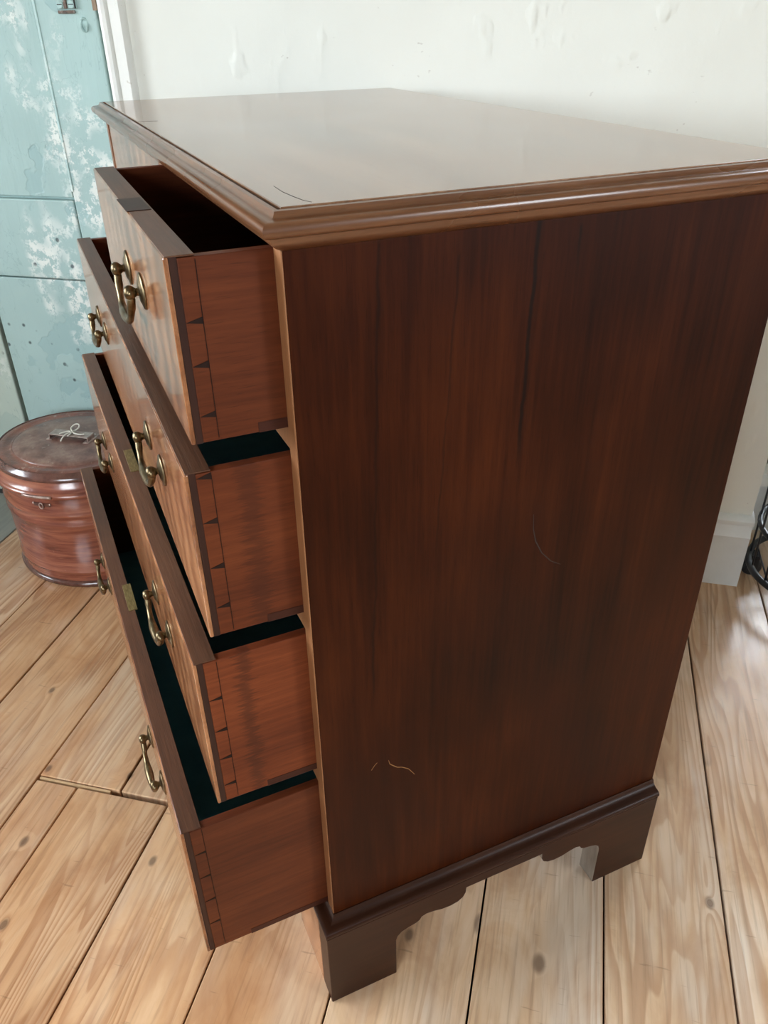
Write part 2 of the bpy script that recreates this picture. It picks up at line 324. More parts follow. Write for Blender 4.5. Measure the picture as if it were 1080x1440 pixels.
class B:
    def __init__(s): s.v = []; s.f = []
    def box(s, x0, x1, y0, y1, z0, z1):
        i = len(s.v)
        s.v += [(x, y, z) for x in (x0, x1) for y in (y0, y1) for z in (z0, z1)]
        s.f += [(i + a, i + b, i + c, i + d) for a, b, c, d in ((0, 1, 3, 2), (4, 6, 7, 5), (0, 4, 5, 1), (2, 3, 7, 6), (0, 2, 6, 4), (1, 5, 7, 3))]
        return s
    def prism(s, pts, axis, lo, hi):
        i = len(s.v); n = len(pts)
        def mk(p, w):
            return {'x': (w, p[0], p[1]), 'y': (p[0], w, p[1]), 'z': (p[0], p[1], w)}[axis]
        s.v += [mk(p, lo) for p in pts] + [mk(p, hi) for p in pts]
        s.f += [tuple(range(i, i + n)), tuple(range(i + 2 * n - 1, i + n - 1, -1))] + [(i + k, i + (k + 1) % n, i + n + (k + 1) % n, i + n + k) for k in range(n)]
        return s
    def tube(s, pts, rads, seg=10, closed=False):
        pts = [Vector(p) for p in pts]; n = len(pts)
        if not hasattr(rads, '__len__'): rads = [rads] * n
        i = len(s.v); up = None
        for k in range(n):
            a = pts[(k - 1) % n] if (closed or k > 0) else pts[k]; b = pts[(k + 1) % n] if (closed or k < n - 1) else pts[k]
            d = (b - a).normalized()
            if up is None:
                up = Vector((0, 0, 1)) if abs(d.z) < .9 else Vector((1, 0, 0))
            x = d.cross(up).normalized(); y = x.cross(d).normalized(); up = y
            for j in range(seg):
                w = 2 * math.pi * j / seg; s.v.append(tuple(pts[k] + (x * math.cos(w) + y * math.sin(w)) * rads[k]))
        for k in range(n if closed else n - 1):
            for j in range(seg):
                a = i + k * seg + j; b = i + k * seg + (j + 1) % seg; c = i + ((k + 1) % n) * seg + (j + 1) % seg; d = i + ((k + 1) % n) * seg + j
                s.f.append((a, b, c, d))
        if not closed:
            s.f.append(tuple(range(i + seg - 1, i - 1, -1))); s.f.append(tuple(range(i + (n - 1) * seg, i + n * seg)))
        return s
    def lathe(s, prof, axis='z', seg=24, at=(0, 0, 0), el=None):
        """prof: (r, h) list; el(x, y) reshapes"""
        i = len(s.v); n = len(prof)
        for r, h in prof:
            for j in range(seg):
                w = 2 * math.pi * j / seg; x, y = r * math.cos(w), r * math.sin(w)
                if el: x, y = el(x, y)
                p = {'z': (x, y, h), 'y': (x, h, y), 'x': (h, x, y)}[axis]
                s.v.append((p[0] + at[0], p[1] + at[1], p[2] + at[2]))
        for k in range(n - 1):
            for j in range(seg):
                s.f.append((i + k * seg + j, i + k * seg + (j + 1) % seg, i + (k + 1) * seg + (j + 1) % seg, i + (k + 1) * seg + j))
        s.f.append(tuple(range(i + seg - 1, i - 1, -1))); s.f.append(tuple(range(i + (n - 1) * seg, i + n * seg)))
        return s
    def sphere(s, c, r, seg=12, sc=(1, 1, 1)):
        prof = [(max(1e-4, r * math.sin(math.pi * k / 8)), -r * math.cos(math.pi * k / 8)) for k in range(9)]
        i = len(s.v); s.lathe(prof, 'z', seg, (0, 0, 0))
        for k in range(i, len(s.v)):
            v = s.v[k]; s.v[k] = (v[0] * sc[0] + c[0], v[1] * sc[1] + c[1], v[2] * sc[2] + c[2])
        return s
    def me(s, smooth=False): return mesh(s.v, s.f, smooth)
def bevel(o, w=.0015, seg=2):
    m = o.modifiers.new('bevel', 'BEVEL'); m.width = w; m.segments = seg; m.limit_method = 'ANGLE'; m.angle_limit = math.radians(40); m.harden_normals = False
    return o
def autosmooth(o, ang=40):
    me = o.data
    for p in me.polygons: p.use_smooth = True
    me.set_sharp_from_angle(angle=math.radians(ang))
    return o
def tag(o, label=None, cat=None, group=None, kind=None):
    if label: o['label'] = label
    if cat: o['category'] = cat
    if group: o['group'] = group
    if kind: o['kind'] = kind
    return o
def empty(name, mw, parent=None):
    o = bpy.data.objects.new(name, None); COL.objects.link(o); o.matrix_basis = mw; o.empty_display_size = .1
    return o
def room(name, b, mat, parent=None, bev=0, smooth=False):
    """b in room coordinates (t, s, z)"""
    o = link(name, b.me(smooth), mat, parent)
    if parent is None: o.matrix_basis = MROOM
    else: o.matrix_parent_inverse = Matrix.Identity(4)
    if bev: bevel(o, bev)
    return o

# ------------------------------------------------------------------ room shell
TH = .14
DT0, DT1, DH = -1.46, -.665, 2.02       # door opening in the door wall
floor = room('floor', B().box(T0 - TH, T1 + TH, S0 - TH, RS + TH, -.08, -.024), 'sub'); tag(floor, 'old waxed pine floorboards, worn and knotty', 'floor', kind='structure')
# planks: seams across t; boards run along s
seams = [-1.038, -.85, -.72, -.5575, -.331, -.171, -.0085, .1595, .319, .475, .632]
tt = -1.038
while tt > T0 + .1: tt -= .158; seams.insert(0, tt)
seams[0] = T0
tt = .632
while tt < T1 - .1: tt += .16; seams.append(tt)
seams[-1] = T1
def plank(t0, t1, s0, s1, mat='pine'):
    if mat == 'pine' and t0 > -.02: mat = 'pine_glare'
    g = .0013; dz = random.uniform(-.0012, .0006)
    w, l = t1 - t0 - 2 * g, s1 - s0 - 2 * g
    o = link('plank', B().box(-w / 2, w / 2, -l / 2, l / 2, -.022, 0).me(), mat, floor)
    o.matrix_parent_inverse = Matrix.Identity(4); o.matrix_basis = Matrix.Translation(((t0 + t1) / 2, (s0 + s1) / 2, dz))
    bevel(o, .0012, 1)
E_ = RS
for a, b in zip(seams[:-1], seams[1:]):
    s_end = E_ if (b > RT0 + .02 and a < RT1) else WS - .001
    if a >= RT1: s_end = WS - .001
    if abs(a + .5575) < .001:
        plank(a, -.485, S0, .197); plank(-.485, b, S0, .197); plank(a, -.415, .203, WS - .001); plank(-.415, b, .203, WS - .001)
        fl_ = link('filler_strip', B().box(a + .004, -.43, .1985, .2018, -.02, -.0005).me(), 'filler', floor); fl_.matrix_parent_inverse = Matrix.Identity(4)
    elif b < -1.03: plank(a, b, S0, s_end, 'grey_board' if b > -1.2 else 'pine')
    elif a > .63 and a < .64: plank(a, b, S0, -.35); plank(a, b, -.35, s_end)
    else: plank(a, b, S0, s_end)

walls = B()
walls.box(DT1, RT0, WS, WS + TH, 0, ZC)                                  # the white plaster wall behind the chest
walls.box(T0 - TH, DT0, WS, WS + TH, 0, ZC); walls.box(DT0, DT1, WS, WS + TH, DH, ZC)
wb_ = room('wall_back', walls, 'wall'); tag(wb_, kind='structure', label='uneven white plaster wall behind the chest', cat='wall')
rec = B()
rec.box(RT0 - TH, RT0, WS + TH, RS + TH, 0, ZC)                          # reveal on the near side
rec.box(RT0, WB[0], RS, RS + TH, 0, ZC); rec.box(WB[1], RT1, RS, RS + TH, 0, ZC)
rec.box(WB[0], WB[1], RS, RS + TH, 0, WB[2]); rec.box(WB[0], WB[1], RS, RS + TH, WB[3], ZC)
rec.box(RT1, T1 + TH, WS, RS + TH, 0, ZC)
ro = room('wall_recess', rec, 'wall'); tag(ro, kind='structure', label='white window recess right of the chest', cat='wall')
wl_ = B(); wl_.box(T0 - TH, T0, S0 - TH, WA[0], 0, ZC).box(T0 - TH, T0, WA[1], WS, 0, ZC).box(T0 - TH, T0, WA[0], WA[1], 0, WA[2]).box(T0 - TH, T0, WA[0], WA[1], WA[3], ZC)
tag(room('wall_left', wl_, 'wall'), kind='structure', label='white wall with the left window', cat='wall')
wr_ = B().box(T1, T1 + TH, S0 - TH, WD[0], 0, ZC).box(T1, T1 + TH, WD[1], WS, 0, ZC).box(T1, T1 + TH, WD[0], WD[1], 0, WD[2]).box(T1, T1 + TH, WD[0], WD[1], WD[3], ZC)
tag(room('wall_right', wr_, 'ceil'), kind='structure', label='white wall on the right', cat='wall')
wf_ = B().box(T0, WC[0], S0 - TH, S0, 0, ZC).box(WC[1], T1, S0 - TH, S0, 0, ZC).box(WC[0], WC[1], S0 - TH, S0, 0, WC[2]).box(WC[0], WC[1], S0 - TH, S0, WC[3], ZC)
tag(room('wall_front', wf_, 'wall_dim'), kind='structure', label='unseen wall behind the viewer, darkened to cut haze', cat='wall')
tag(room('ceiling', B().box(T0 - TH, T1 + TH, S0 - TH, RS + TH, ZC, ZC + .1), 'ceil'), kind='structure', label='white plaster ceiling', cat='ceiling')

# windows: frame, glazing bars, panes
def window(name, axis, lo, hi, z0, z1, plane, nx, nz, label, flip=1):
    """axis 't': spans t at s = plane; axis 's': spans s at t = plane"""
    def bx(b, u0, u1, d0, d1, za, zb):
        return b.box(u0, u1, plane + min(flip * d0, flip * d1), plane + max(flip * d0, flip * d1), za, zb) if axis == 't' else b.box(plane - max(flip * d0, flip * d1), plane - min(flip * d0, flip * d1), u0, u1, za, zb)
    f = B(); w = .055
    bx(f, lo, lo + w, .03, .09, z0, z1); bx(f, hi - w, hi, .03, .09, z0, z1); bx(f, lo + w, hi - w, .03, .09, z0, z0 + w); bx(f, lo + w, hi - w, .03, .09, z1 - w, z1)
    win = tag(room(name, f, 'trim'), kind='structure', label=label, cat='window')
    bx_ = lambda nm, mat, *a: room(nm, bx(B(), *a), mat, win)
    g = .022
    du = (hi - lo - 2 * w) / nx; dz = (z1 - z0 - 2 * w) / nz
    for i in range(1, nx): bx_('glazing_bar', 'trim', lo + w + i * du - g / 2, lo + w + i * du + g / 2, .04, .08, z0 + w, z1 - w)
    for k in range(1, nz):
        for i in range(nx): bx_('glazing_bar', 'trim', lo + w + i * du + (g / 2 if i else 0), lo + w + (i + 1) * du - (g / 2 if i < nx - 1 else 0), .042, .078, z0 + w + k * dz - g / 2, z0 + w + k * dz + g / 2)
    for k in range(nz):
        for i in range(nx): bx_('window_pane', 'glass', lo + w + i * du + g / 2, lo + w + (i + 1) * du - g / 2, .058, .062, z0 + w + k * dz + g / 2, z0 + w + (k + 1) * dz - g / 2)
    bx_('window_sill', 'trim', lo - .03, hi + .03, -.05, .03, z0 - .03, z0)
    return win
window('window_1', 's', WA[0], WA[1], WA[2], WA[3], T0, 3, 4, 'sash window with white glazing bars in left wall')
window('window_2', 't', WB[0], WB[1], WB[2], WB[3], RS, 2, 4, 'sash window with white glazing bars in recess')

window('window_3', 't', WC[0], WC[1], WC[2], WC[3], S0, 3, 4, 'sash window with white glazing bars behind the viewer', -1)

window('added_window', 's', WD[0], WD[1], WD[2], WD[3], T1, 2, 3, 'unseen sash window added in right wall to light the skirting', -1)

# skirting right of the chest: moulded cap
bp = [(WS - .016, 0), (WS - .016, .118), (WS - .019, .122), (WS - .013, .130), (WS - .012, .146), (WS - .019, .151), (WS - .020, .160), (WS - .012, .166), (WS, .166), (WS, 0)]
sk = room('baseboard_back', B().prism(bp, 'x', -.62, RT0 + .004), 'skirt'); tag(sk, kind='structure', label='white moulded skirting board behind the chest', cat='skirting'); autosmooth(sk, 50)
rp_ = [(RT0, 0), (RT0 + .006, 0), (RT0 + .006, .118), (RT0 + .004, .130), (RT0 + .004, .146), (RT0 + .008, .151), (RT0 + .005, .166), (RT0, .166)]
tag(room('baseboard_recess', B().prism(rp_, 'y', WS, RS), 'skirt'), kind='structure', label='white skirting board inside the window recess', cat='skirting')
tag(room('baseboard_window', B().box(RT0 + .01, RT1, RS - .016, RS, 0, .12), 'skirt'), kind='structure', label='white skirting board under the recess window', cat='skirting')
tag(room('baseboard_left', B().box(T0, T0 + .016, S0, WS - .02, 0, .15), 'skirt'), kind='structure', label='white skirting board along the left wall', cat='skirting')

# architrave right of the door: bead, groove, flat
apf = [(-.664, WS), (-.664, WS - .010), (-.661, WS - .017), (-.655, WS - .019), (-.649, WS - .017), (-.646, WS - .009), (-.644, WS - .009), (-.641, WS - .016), (-.622, WS - .017), (-.619, WS - .012), (-.617, WS)]
ar = room('trim_1', B().prism(apf, 'z', 0, DH), 'trim'); tag(ar, kind='structure', label='white painted door moulding beside the blue door', cat='trim'); autosmooth(ar, 35)
room('bare_wood_strip', B().prism([(-.6735, WS - .004), (-.6735, WS - .012), (-.665, WS - .0135), (-.665, WS - .004)], 'z', 1.034, 1.30), 'bare', ar)
tag(room('trim_2', B().box(DT0 - .05, DT0 + .012, WS - .016, WS, 0, DH), 'trim'), kind='structure', label='white door moulding at far left', cat='trim')
tag(room('trim_3', B().box(DT0 - .05, -.617, WS - .016, WS, DH, DH + .06), 'trim'), kind='structure', label='white door moulding above the blue door', cat='trim')

# blue door: stile, rail, recessed upper panel, flush lower board
DB = WS + .030                           # back of the leaf
d1 = room('door_1', B().box(-1.038, -.674, WS + .012, DB, .012, DH - .01), 'door'); tag(d1, kind='structure', label='old plank door with flaking pale blue paint', cat='door')
room('stile', B().box(-.793, -.674, WS - .003, WS + .012, .5600, DH - .01), 'door', d1, .003)
room('rail', B().box(-1.038, -.7945, WS - .0035, WS + .012, .5605, .7180), 'door', d1, .003)
room('lower_board', B().box(-1.038, -.674, WS - .0015, WS + .012, .015, .5575), 'door', d1, .002)
room('upper_panel', B().box(-1.038, -.797, WS + .002, WS + .012, .7225, DH - .01), 'door', d1, .002)
room('panel_bead', B().prism([(-.7985, WS + .002), (-.7935, WS - .0035), (-.789, WS - .005), (-.787, WS + .002)], 'z', .735, DH - .02), 'door', d1, .001)
lk = room('lock_plate', B().box(-.7475, -.7075, WS - .006, WS - .003, 1.0365, 1.11), 'door', d1, .0015)
for tx in (-.7385, -.7165):
    c = B(); c.lathe([(.0064, 0), (.0064, -.0020), (.0052, -.0028)], 'y', 18, (tx, WS - .0055, 1.0435)); room('screw_head', c, 'door', d1, 0)
    room('screw_slot', B().box(tx - .0048, tx + .0048, WS - .0086, WS - .0080, 1.0429, 1.0441), 'dark', d1, 0)
room('latch_bar', B().box(-.7305, -.7245, WS - .0095, WS - .006, 1.0375, 1.10), 'rust', d1, .001)
room('bolt_edge', B().box(-.7105, -.7085, WS - .0085, WS - .006, 1.0375, 1.10), 'dark', d1, 0)
room('plate_shadow', B().box(-.7455, -.7125, WS - .0065, WS - .003, 1.0300, 1.0350), 'rust', d1, .001)  # dark strip drawn in as the shadow line under the lock plate
gp = room('door_gap_strip', B().box(-1.0475, -1.038, WS + .016, DB, 0, DH - .01), 'dark', d1)
kb = B(); kb.tube([(-.700 + .006 * math.cos(w), WS - .004 + .002 * math.sin(3 * w), 1.013 + .010 * math.sin(w)) for w in [k * math.pi / 8 for k in range(16)]], .0022, 6, True)
room('old_nail_ring', kb, 'door', d1)
d2 = room('door_2', B().box(DT0 + .012, -1.0475, WS - .004, DB, .012, DH - .01), 'door2', None, .003); tag(d2, kind='structure', label='pale green painted panel left of the blue door', cat='door')
tag(room('door_sill', B().box(DT0, DT1, WS - .001, WS + .035, 0, .0115), 'dark'), kind='structure', label='dark gap below the blue door', cat='door sill')
tag(room('wall_behind_door', B().box(DT0, DT1, WS + .045, WS + TH, 0, DH), 'dark'), kind='structure', label='dark closet behind the blue door', cat='wall')

# ------------------------------------------------------------------ chest of drawers (world axes: front faces -y, visible side at x = 0)
W, D, H = .841, .455, .920
chest = empty('chest_of_drawers', Matrix.Translation((-W / 2, D / 2, 0)))
tag(chest, 'dark mahogany chest of drawers with four drawers pulled open', 'chest')
def part(name, b, mat, parent=chest, bev=0, ang=None, smooth=False):
    o = link(name, b.me(smooth), mat, parent)
    if bev: bevel(o, bev)
    if ang: autosmooth(o, ang)
    return o
ST = .0165
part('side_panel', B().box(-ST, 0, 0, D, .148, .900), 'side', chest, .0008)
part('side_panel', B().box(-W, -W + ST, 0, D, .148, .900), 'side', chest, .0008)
part('stile_lit_strip', B().box(-ST, -.0004, -.0012, 0, .150, .8945), 'carcass', chest, .0004)  # added pale strip: window light on the stile front put into its colour
part('stile_lit_strip', B().box(-W + .0004, -W + ST, -.0012, 0, .150, .8945), 'carcass', chest, .0004)
part('back_panel', B().box(-W + ST, -ST, D - .012, D, .148, .900), 'carcass')
part('carcass_bottom', B().box(-W + ST, -ST, 0, D - .012, .136, .1495), 'carcass', chest, .001)
part('sub_top', B().box(-W + ST, -ST, .0, D - .012, .8965, .909), 'carcass')
DR = [(.0736, .8935, .7605), (.0832, .738, .5825), (.102, .558, .3800), (.1423, .3552, .1517)]   # pull, top, bottom
for zt, zb in ((.7605, .738), (.5825, .558), (.3800, .3552)):
    part('drawer_divider', B().box(-W + ST, -ST, 0, D - .012, zb + .0015, zt - .0015), 'carcass', chest, .001)
part('drawer_upright', B().box(-W / 2 - .010, -W / 2 + .010, 0, D - .012, .7595, .8960), 'carcass', chest, .001)

def usweep(prof):
    """mitred moulding round left side, front and right side; prof = (d out, z) closed loop"""
    b = B(); n = len(prof)
    for px, py in ((-1, 1), (-1, -1), (1, -1), (1, 1)):
        for d, z in prof:
            b.v.append(((d if px > 0 else -W - d), (-d if py < 0 else D), z))
    for k in range(3):
        for j in range(n): b.f.append((k * n + j, k * n + (j + 1) % n, (k + 1) * n + (j + 1) % n, (k + 1) * n + j))
    b.f.append(tuple(range(n))); b.f.append(tuple(range(4 * n - 1, 3 * n - 1, -1)))
    return b
part('top_board', B().box(-W + .0016, -.0016, .0016, D + .001, .9095, H), 'top', chest, .0006)
cor = [(-.004, .9165), (.0006, .9165), (.0010, .9188), (.0016, .9194), (.0046, .9190), (.0054, .9172), (.0062, .9158), (.0080, .9148), (.0105, .9145), (.0126, .9142), (.0146, .9134), (.0160, .9118), (.0166, .9097), (.0162, .9072), (.0150, .9056),
       (.0134, .9046), (.0112, .9040), (.0104, .9036), (.0100, .9010), (.0084, .8986), (.0056, .8964), (.0030, .8950), (.0006, .8935), (-.004, .8935)]
part('top_moulding', usweep(cor), 'mould_x', chest, 0, 38)
pm = [(-.002, .1535), (.0012, .1535), (.0022, .1520), (.0030, .1495), (.0050, .1468), (.0085, .1448), (.0120, .1440), (.0150, .1428), (.0168, .1405), (.0170, .1375), (.0160, .1360), (.0145, .1345), (.0145, .1300), (-.002, .1300)]
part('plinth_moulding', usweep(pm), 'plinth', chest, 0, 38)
# bracket feet: each apron is one board cut to its outline
def apron(length, lo, hi):
    half = [(lo, 0), (lo + .0865, 0), (lo + .0865, .073), (lo + .0885, .080), (lo + .094, .0855), (lo + .103, .0885), (lo + .113, .0905), (lo + .118, .0935), (lo + .1205, .0985), (lo + .127, .1005), (lo + .136, .099),
            (lo + .148, .0955), (lo + .160, .0945), (lo + .170, .0965), (lo + .177, .1015), (lo + .1805, .109), (lo + .181, .1185)]
    other = [(lo + hi - u, z) for u, z in reversed(half)]
    return half + other + [(hi, .1345), (lo, .1345)]
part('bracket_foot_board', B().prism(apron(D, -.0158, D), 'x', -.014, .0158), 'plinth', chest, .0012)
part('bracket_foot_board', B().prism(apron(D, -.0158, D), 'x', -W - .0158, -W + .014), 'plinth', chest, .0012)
fa = [(u, z) for u, z in apron(W, -W + .0142, -.0142)]
part('bracket_foot_board', B().prism(fa, 'y', -.0156, .004), 'front', chest, .0012)
t = NT('pale_foot_edge'); o = t.obj(); M['foot_edge'] = t.fin(t.ramp(t.noise(t.map(o, (40, 40, 8)), 2, 3), [(.3, (.16, .12, .09)), (.7, (.30, .25, .20))]), .55)  # foot board edges in a paler grey brown
for o in [c for c in chest.children if c.name.startswith('bracket_foot_board')]:
    o.data.materials.append(M['foot_edge'])
    mx = 0 if o.bound_box[4][0] - o.bound_box[0][0] < .1 else 1
    for p in o.data.polygons:
        if abs(p.normal[mx]) < .5 and p.normal.z > -.95 and p.center.z < .12 and (-.01 < p.center.y < D - .005 or mx == 1): p.material_index = 1
# a few old marks
def strip(name, pts, wd, mat, nrm):
    b = B(); pts = [Vector(p) for p in pts]; n = Vector(nrm)
    for k, p in enumerate(pts):
        a = pts[max(0, k - 1)]; c = pts[min(len(pts) - 1, k + 1)]; sd = (c - a).cross(n).normalized() * wd * (.35 + .65 * math.sin(math.pi * (k + .5) / len(pts)))
        b.v += [tuple(p + sd - n * .0004), tuple(p - sd - n * .0004), tuple(p - sd + n * .00012), tuple(p + sd + n * .00012)]
    for k in range(len(pts) - 1):
        i = 4 * k
        for j in range(4): b.f.append((i + j, i + (j + 1) % 4, i + 4 + (j + 1) % 4, i + 4 + j))
    b.f += [(0, 1, 2, 3), tuple(4 * (len(pts) - 1) + j for j in (3, 2, 1, 0))]
    return part(name, b, mat)
strip('scratch', [(0, y, z) for y, z in ((.051, .3705), (.0545, .376), (.0575, .3788))], .0004, 'scratch', (1, 0, 0))
strip('scratch', [(0, y, z) for y, z in ((.0702, .3764), (.0716, .370), (.0744, .3667), (.080, .361), (.0853, .3585), (.093, .352), (.1001, .3401))], .0005, 'scratch', (1, 0, 0))
strip('veneer_crack', [(x, y, H) for x, y in ((-.0739, .0197), (-.0511, .0185), (-.0312, .0198), (-.0144, .0218), (-.0079, .0247))], .0003, 'crack', (0, 0, 1))
strip('veneer_crack', [(x, y, H) for x, y in ((-.545, .0018), (-.544, .012), (-.541, .024))], .0006, 'crack', (0, 0, 1))
strip('ring_mark', [(0, y, z) for y, z in ((.2181, .634), (.2195, .617), (.2234, .6028), (.232, .587), (.2435, .574), (.2557, .5665))], .0005, 'crack', (1, 0, 0))

# --- drawer handle meshes, shared
def handle_mesh(hs, drop):
    b = B(); y0 = -.0068; k_ = drop / .0305
    for sx in (-1, 1):
        b.lathe([(.0048, .002), (.0036, 0), (.0030, -.0025), (.0042, -.0040), (.0058, -.0060), (.0060, -.0085), (.0046, -.0112), (.0015, -.0122)], 'y', 14, (sx * hs, 0, 0))
    path = []; rad = []
    keys = [(-hs - .0020, .0005, .0022), (-hs - .0010, -.0060, .0034), (-hs + .0030, -.0140, .0036), (-hs + .0065, -.0205, .0029), (-hs + .0120, -.0262, .0029), (-hs + .0215, -.0300, .0036), (-.008, -.0305, .0046), (0, -.0302, .0050)]
    keys = keys + [(-x, z, r) for x, z, r in reversed(keys[:-1])]
    for x, z, r in keys: path.append((x, y0 + z * .10, z * k_)); rad.append(r)
    b.tube(path, rad, 10)
    for sx in (-1, 1): b.sphere((sx * (hs + .0012), y0, 0), .0046, 10, (1.25, 1, 1))
    return b.me(True)
def rosette_mesh():
    return B().lathe([(.0145, 0), (.0150, -.0006), (.0140, -.0016), (.0105, -.0022), (.0085, -.0034), (.0050, -.0040), (.0010, -.0042)], 'y', 28).me(True)
HM = handle_mesh(.039, .0290); HL = handle_mesh(.039, .0215); RM = rosette_mesh()
def drawer(i, x0, x1, e, zt, zb, handles, pins, closed=False, skew=0.):
    yf = -e; ft = .0202; dep = D - .035
    yb = yf + dep
    base = B(); base.box(x0 + .010, x1 - .010, yf + ft, yb - .010, zb + .012, zb + .018); base.box(x0 + .002, x1 - .002, yb - .010, yb, zb + .012, zt - .004)
    dr = part('drawer', base, 'inner')
    def sub(name, b, mat, bev=0, ang=None): return part(name, b, mat, dr, bev, ang)
    fr_ = sub('drawer_front', B().box(x0, x1, yf, yf + .0035, zb, zt), 'front', .0012)
    sub('front_core', B().box(x0 + .0004, x1 - .0004, yf + .0035, yf + .0085, zb + .0003, zt - .0002), 'lap')
    sub('front_core', B().box(x0 + .0095, x1 - .0095, yf + .0085, yf + ft, zb + .0003, zt - .0002), 'inner', 0)
    sub('front_edging', B().box(x0 + .0006, x1 - .0006, yf + .0012, yf + ft, zt - .0006, zt + .0006), 'front_edge', .0004)
    for sd in (0, 1):
        a, b_ = (x0 + .0003, x0 + .0095) if sd == 0 else (x1 - .0095, x1 - .0003)
        sub('drawer_side', B().box(a, b_, yf + .0085, yb, zb + .0004, zt - .0012), 'dside%d' % i, .0008)
        xo = x0 if sd == 0 else x1
        for z, hgt in pins:
            pb = B().prism([(yf + .0088, z - .0006), (yf + ft, z + hgt / 2), (yf + ft, z - hgt / 2)], 'x', min(xo, xo + (.0005 if sd == 0 else -.0005)) - .0001, max(xo, xo + (.0005 if sd == 0 else -.0005)) + .0001)
            sub('dovetail_pin', pb, 'pin')
        sub('scribe_line', B().box(xo - (.0004 if sd else .0001), xo + (.0001 if sd else .0004), yf + ft - .0002, yf + ft + .0002, zb + .003, zt - .003), 'pin')
        sub('runner', B().box(xo - (.0030 if sd else .0001), xo + (.0001 if sd else .0030), yf + .050, yb - .01, zb + .0004, zb + .0085), 'runner')
    sub('paper_lining', B().box(x0 + .0095, x1 - .0095, yf + ft, yb - .010, zb + .018, zb + .0186), 'lining')
    if not closed:
        sub('paper_lining', B().box(x0 + .0095, x1 - .0095, yb - .0106, yb - .010, zb + .0186, zt - .012), 'lining')
        sub('paper_lining', B().box(x0 + .0095, x1 - .0095, yf + ft, yf + ft + .0006, zb + .0186, zt - .014), 'lining')
    for hx, hz in handles:
        h = link('handle', HM if x1 - x0 < .5 else HL, 'brass', dr); h.matrix_basis = Matrix.Translation((hx, yf - .0030, hz))
        for sx in (-1, 1):
            r = link('rosette', RM, 'brass', dr); r.matrix_basis = Matrix.Translation((hx + sx * .039, yf, hz))
    if skew:                                  # not pulled out quite square
        cc = Matrix.Translation((x1, yf, 0)); dr.matrix_basis = cc @ Matrix.Rotation(skew / (x1 - x0), 4, 'Z') @ cc.inverted()
    return dr, sub
XR, XL = -.0170, -W + .0170
d, sub = drawer(0, -W / 2 + .0140, XR, *DR[0], [(-.193, .836)], [(.8505, .005), (.8195, .0055), (.7820, .005)], False, -.0035)
d['label'] = 'short top drawer pulled open at the near side'
sub('lock_patch', B().box(-.2225, -.1685, -.0728, -.0535, .8940, .8947), 'lap', .0004)
d, sub = drawer(0, XL, -W / 2 - .0112, .0, .8935, .7605, [(-W + .193, .836)], [], True)
d['label'] = 'closed short top drawer at the far side'
d, sub = drawer(1, XL, XR, *DR[1], [(-.197, .672), (-.606, .671)], [(.7335, .006), (.6942, .0056), (.6518, .0056), (.6120, .005)], False, -.0065)
d, sub = drawer(2, XL, XR, *DR[2], [(-.215, .470), (-W + .198, .466)], [(.5136, .004), (.4746, .0045), (.4384, .004), (.4026, .004)], False, .0045)
sub('lock_plate', B().box(-.4450, -.3835, -.0955, -.0845, .5580, .5592), 'plate', .0003)
d, sub = drawer(3, XL, XR, *DR[3], [(-.213, .257), (-W + .198, .250)], [(.318, .003), (.28, .003), (.24, .003), (.20, .003)], False, .0085)
sub('lock_plate', B().box(-.4470, -.3850, -.1340, -.1225, .3552, .3564), 'plate', .0003)

# ------------------------------------------------------------------ tin hat box by the door
HX, HY = -1.134, -.150
box = empty('hat_box', Matrix.Translation((HX, HY, 0)))
tag(box, 'round reddish brown grained tin hat box by the blue door', 'hat box')
AN = math.radians(129.5); ca, sa = math.cos(AN), math.sin(AN)
def el(x, y):
    p, q = x * ca + y * sa, -x * sa + y * ca
    p *= .934; q /= .934
    return p * ca - q * sa, p * sa + q * ca
def hb(name, b, mat, parent=None, bev=0, smooth=True):
    o = link(name, b.me(smooth), mat, parent or box); o.matrix_parent_inverse = Matrix.Identity(4)
    if bev: bevel(o, bev)
    return o
SEG = 72
autosmooth(hb('body', B().lathe([(.150, .003), (.1575, .003), (.1580, .020), (.1580, .0305), (.1602, .0330), (.1602, .0360), (.1580, .0390), (.1588, .130), (.1592, .145), (.1618, .1495), (.1618, .1535), (.1595, .1580), (.1597, .170), (.1622, .1745), (.1622, .1785), (.1598, .183), (.1602, .215), (.160, .225), (.150, .226)], 'z', SEG, el=el), 'tin'), 50)
autosmooth(hb('base_band', B().lathe([(.1560, 0), (.1625, 0), (.1640, .003), (.1640, .0075), (.1620, .0105), (.1578, .0125), (.1560, .0125)], 'z', SEG, el=el), 'tinrim'), 50)
lid = hb('lid', B().lathe([(.1600, .2190), (.1690, .2190), (.1720, .2215), (.1725, .2260), (.1712, .2290), (.1672, .2312), (.1650, .2325), (.1612, .2420), (.1570, .2500), (.1565, .2530)], 'z', SEG, el=el), 'tin'); autosmooth(lid, 50)
def lidp(name, prof, mat): return autosmooth(hb(name, B().lathe(prof, 'z', SEG, el=el), mat, lid), 50)
lidp('lid_rim', [(.1560, .2520), (.1600, .2520), (.1622, .2540), (.1628, .2575), (.1612, .2610), (.1600, .2628), (.1580, .2645), (.1545, .2690), (.1525, .2702), (.1505, .2692), (.1480, .2650)], 'tinrim')
lidp('lid_ring', [(.1510, .2630), (.1495, .2685), (.1440, .2705), (.1360, .2695), (.1270, .2675), (.1230, .2690), (.1215, .2695), (.1190, .2660)], 'lidring')
lidp('lid_top', [(.1225, .2640), (.1215, .2690), (.1180, .2715), (.1050, .2735), (.0700, .2750), (.0300, .2756), (.0010, .2758)], 'lid')
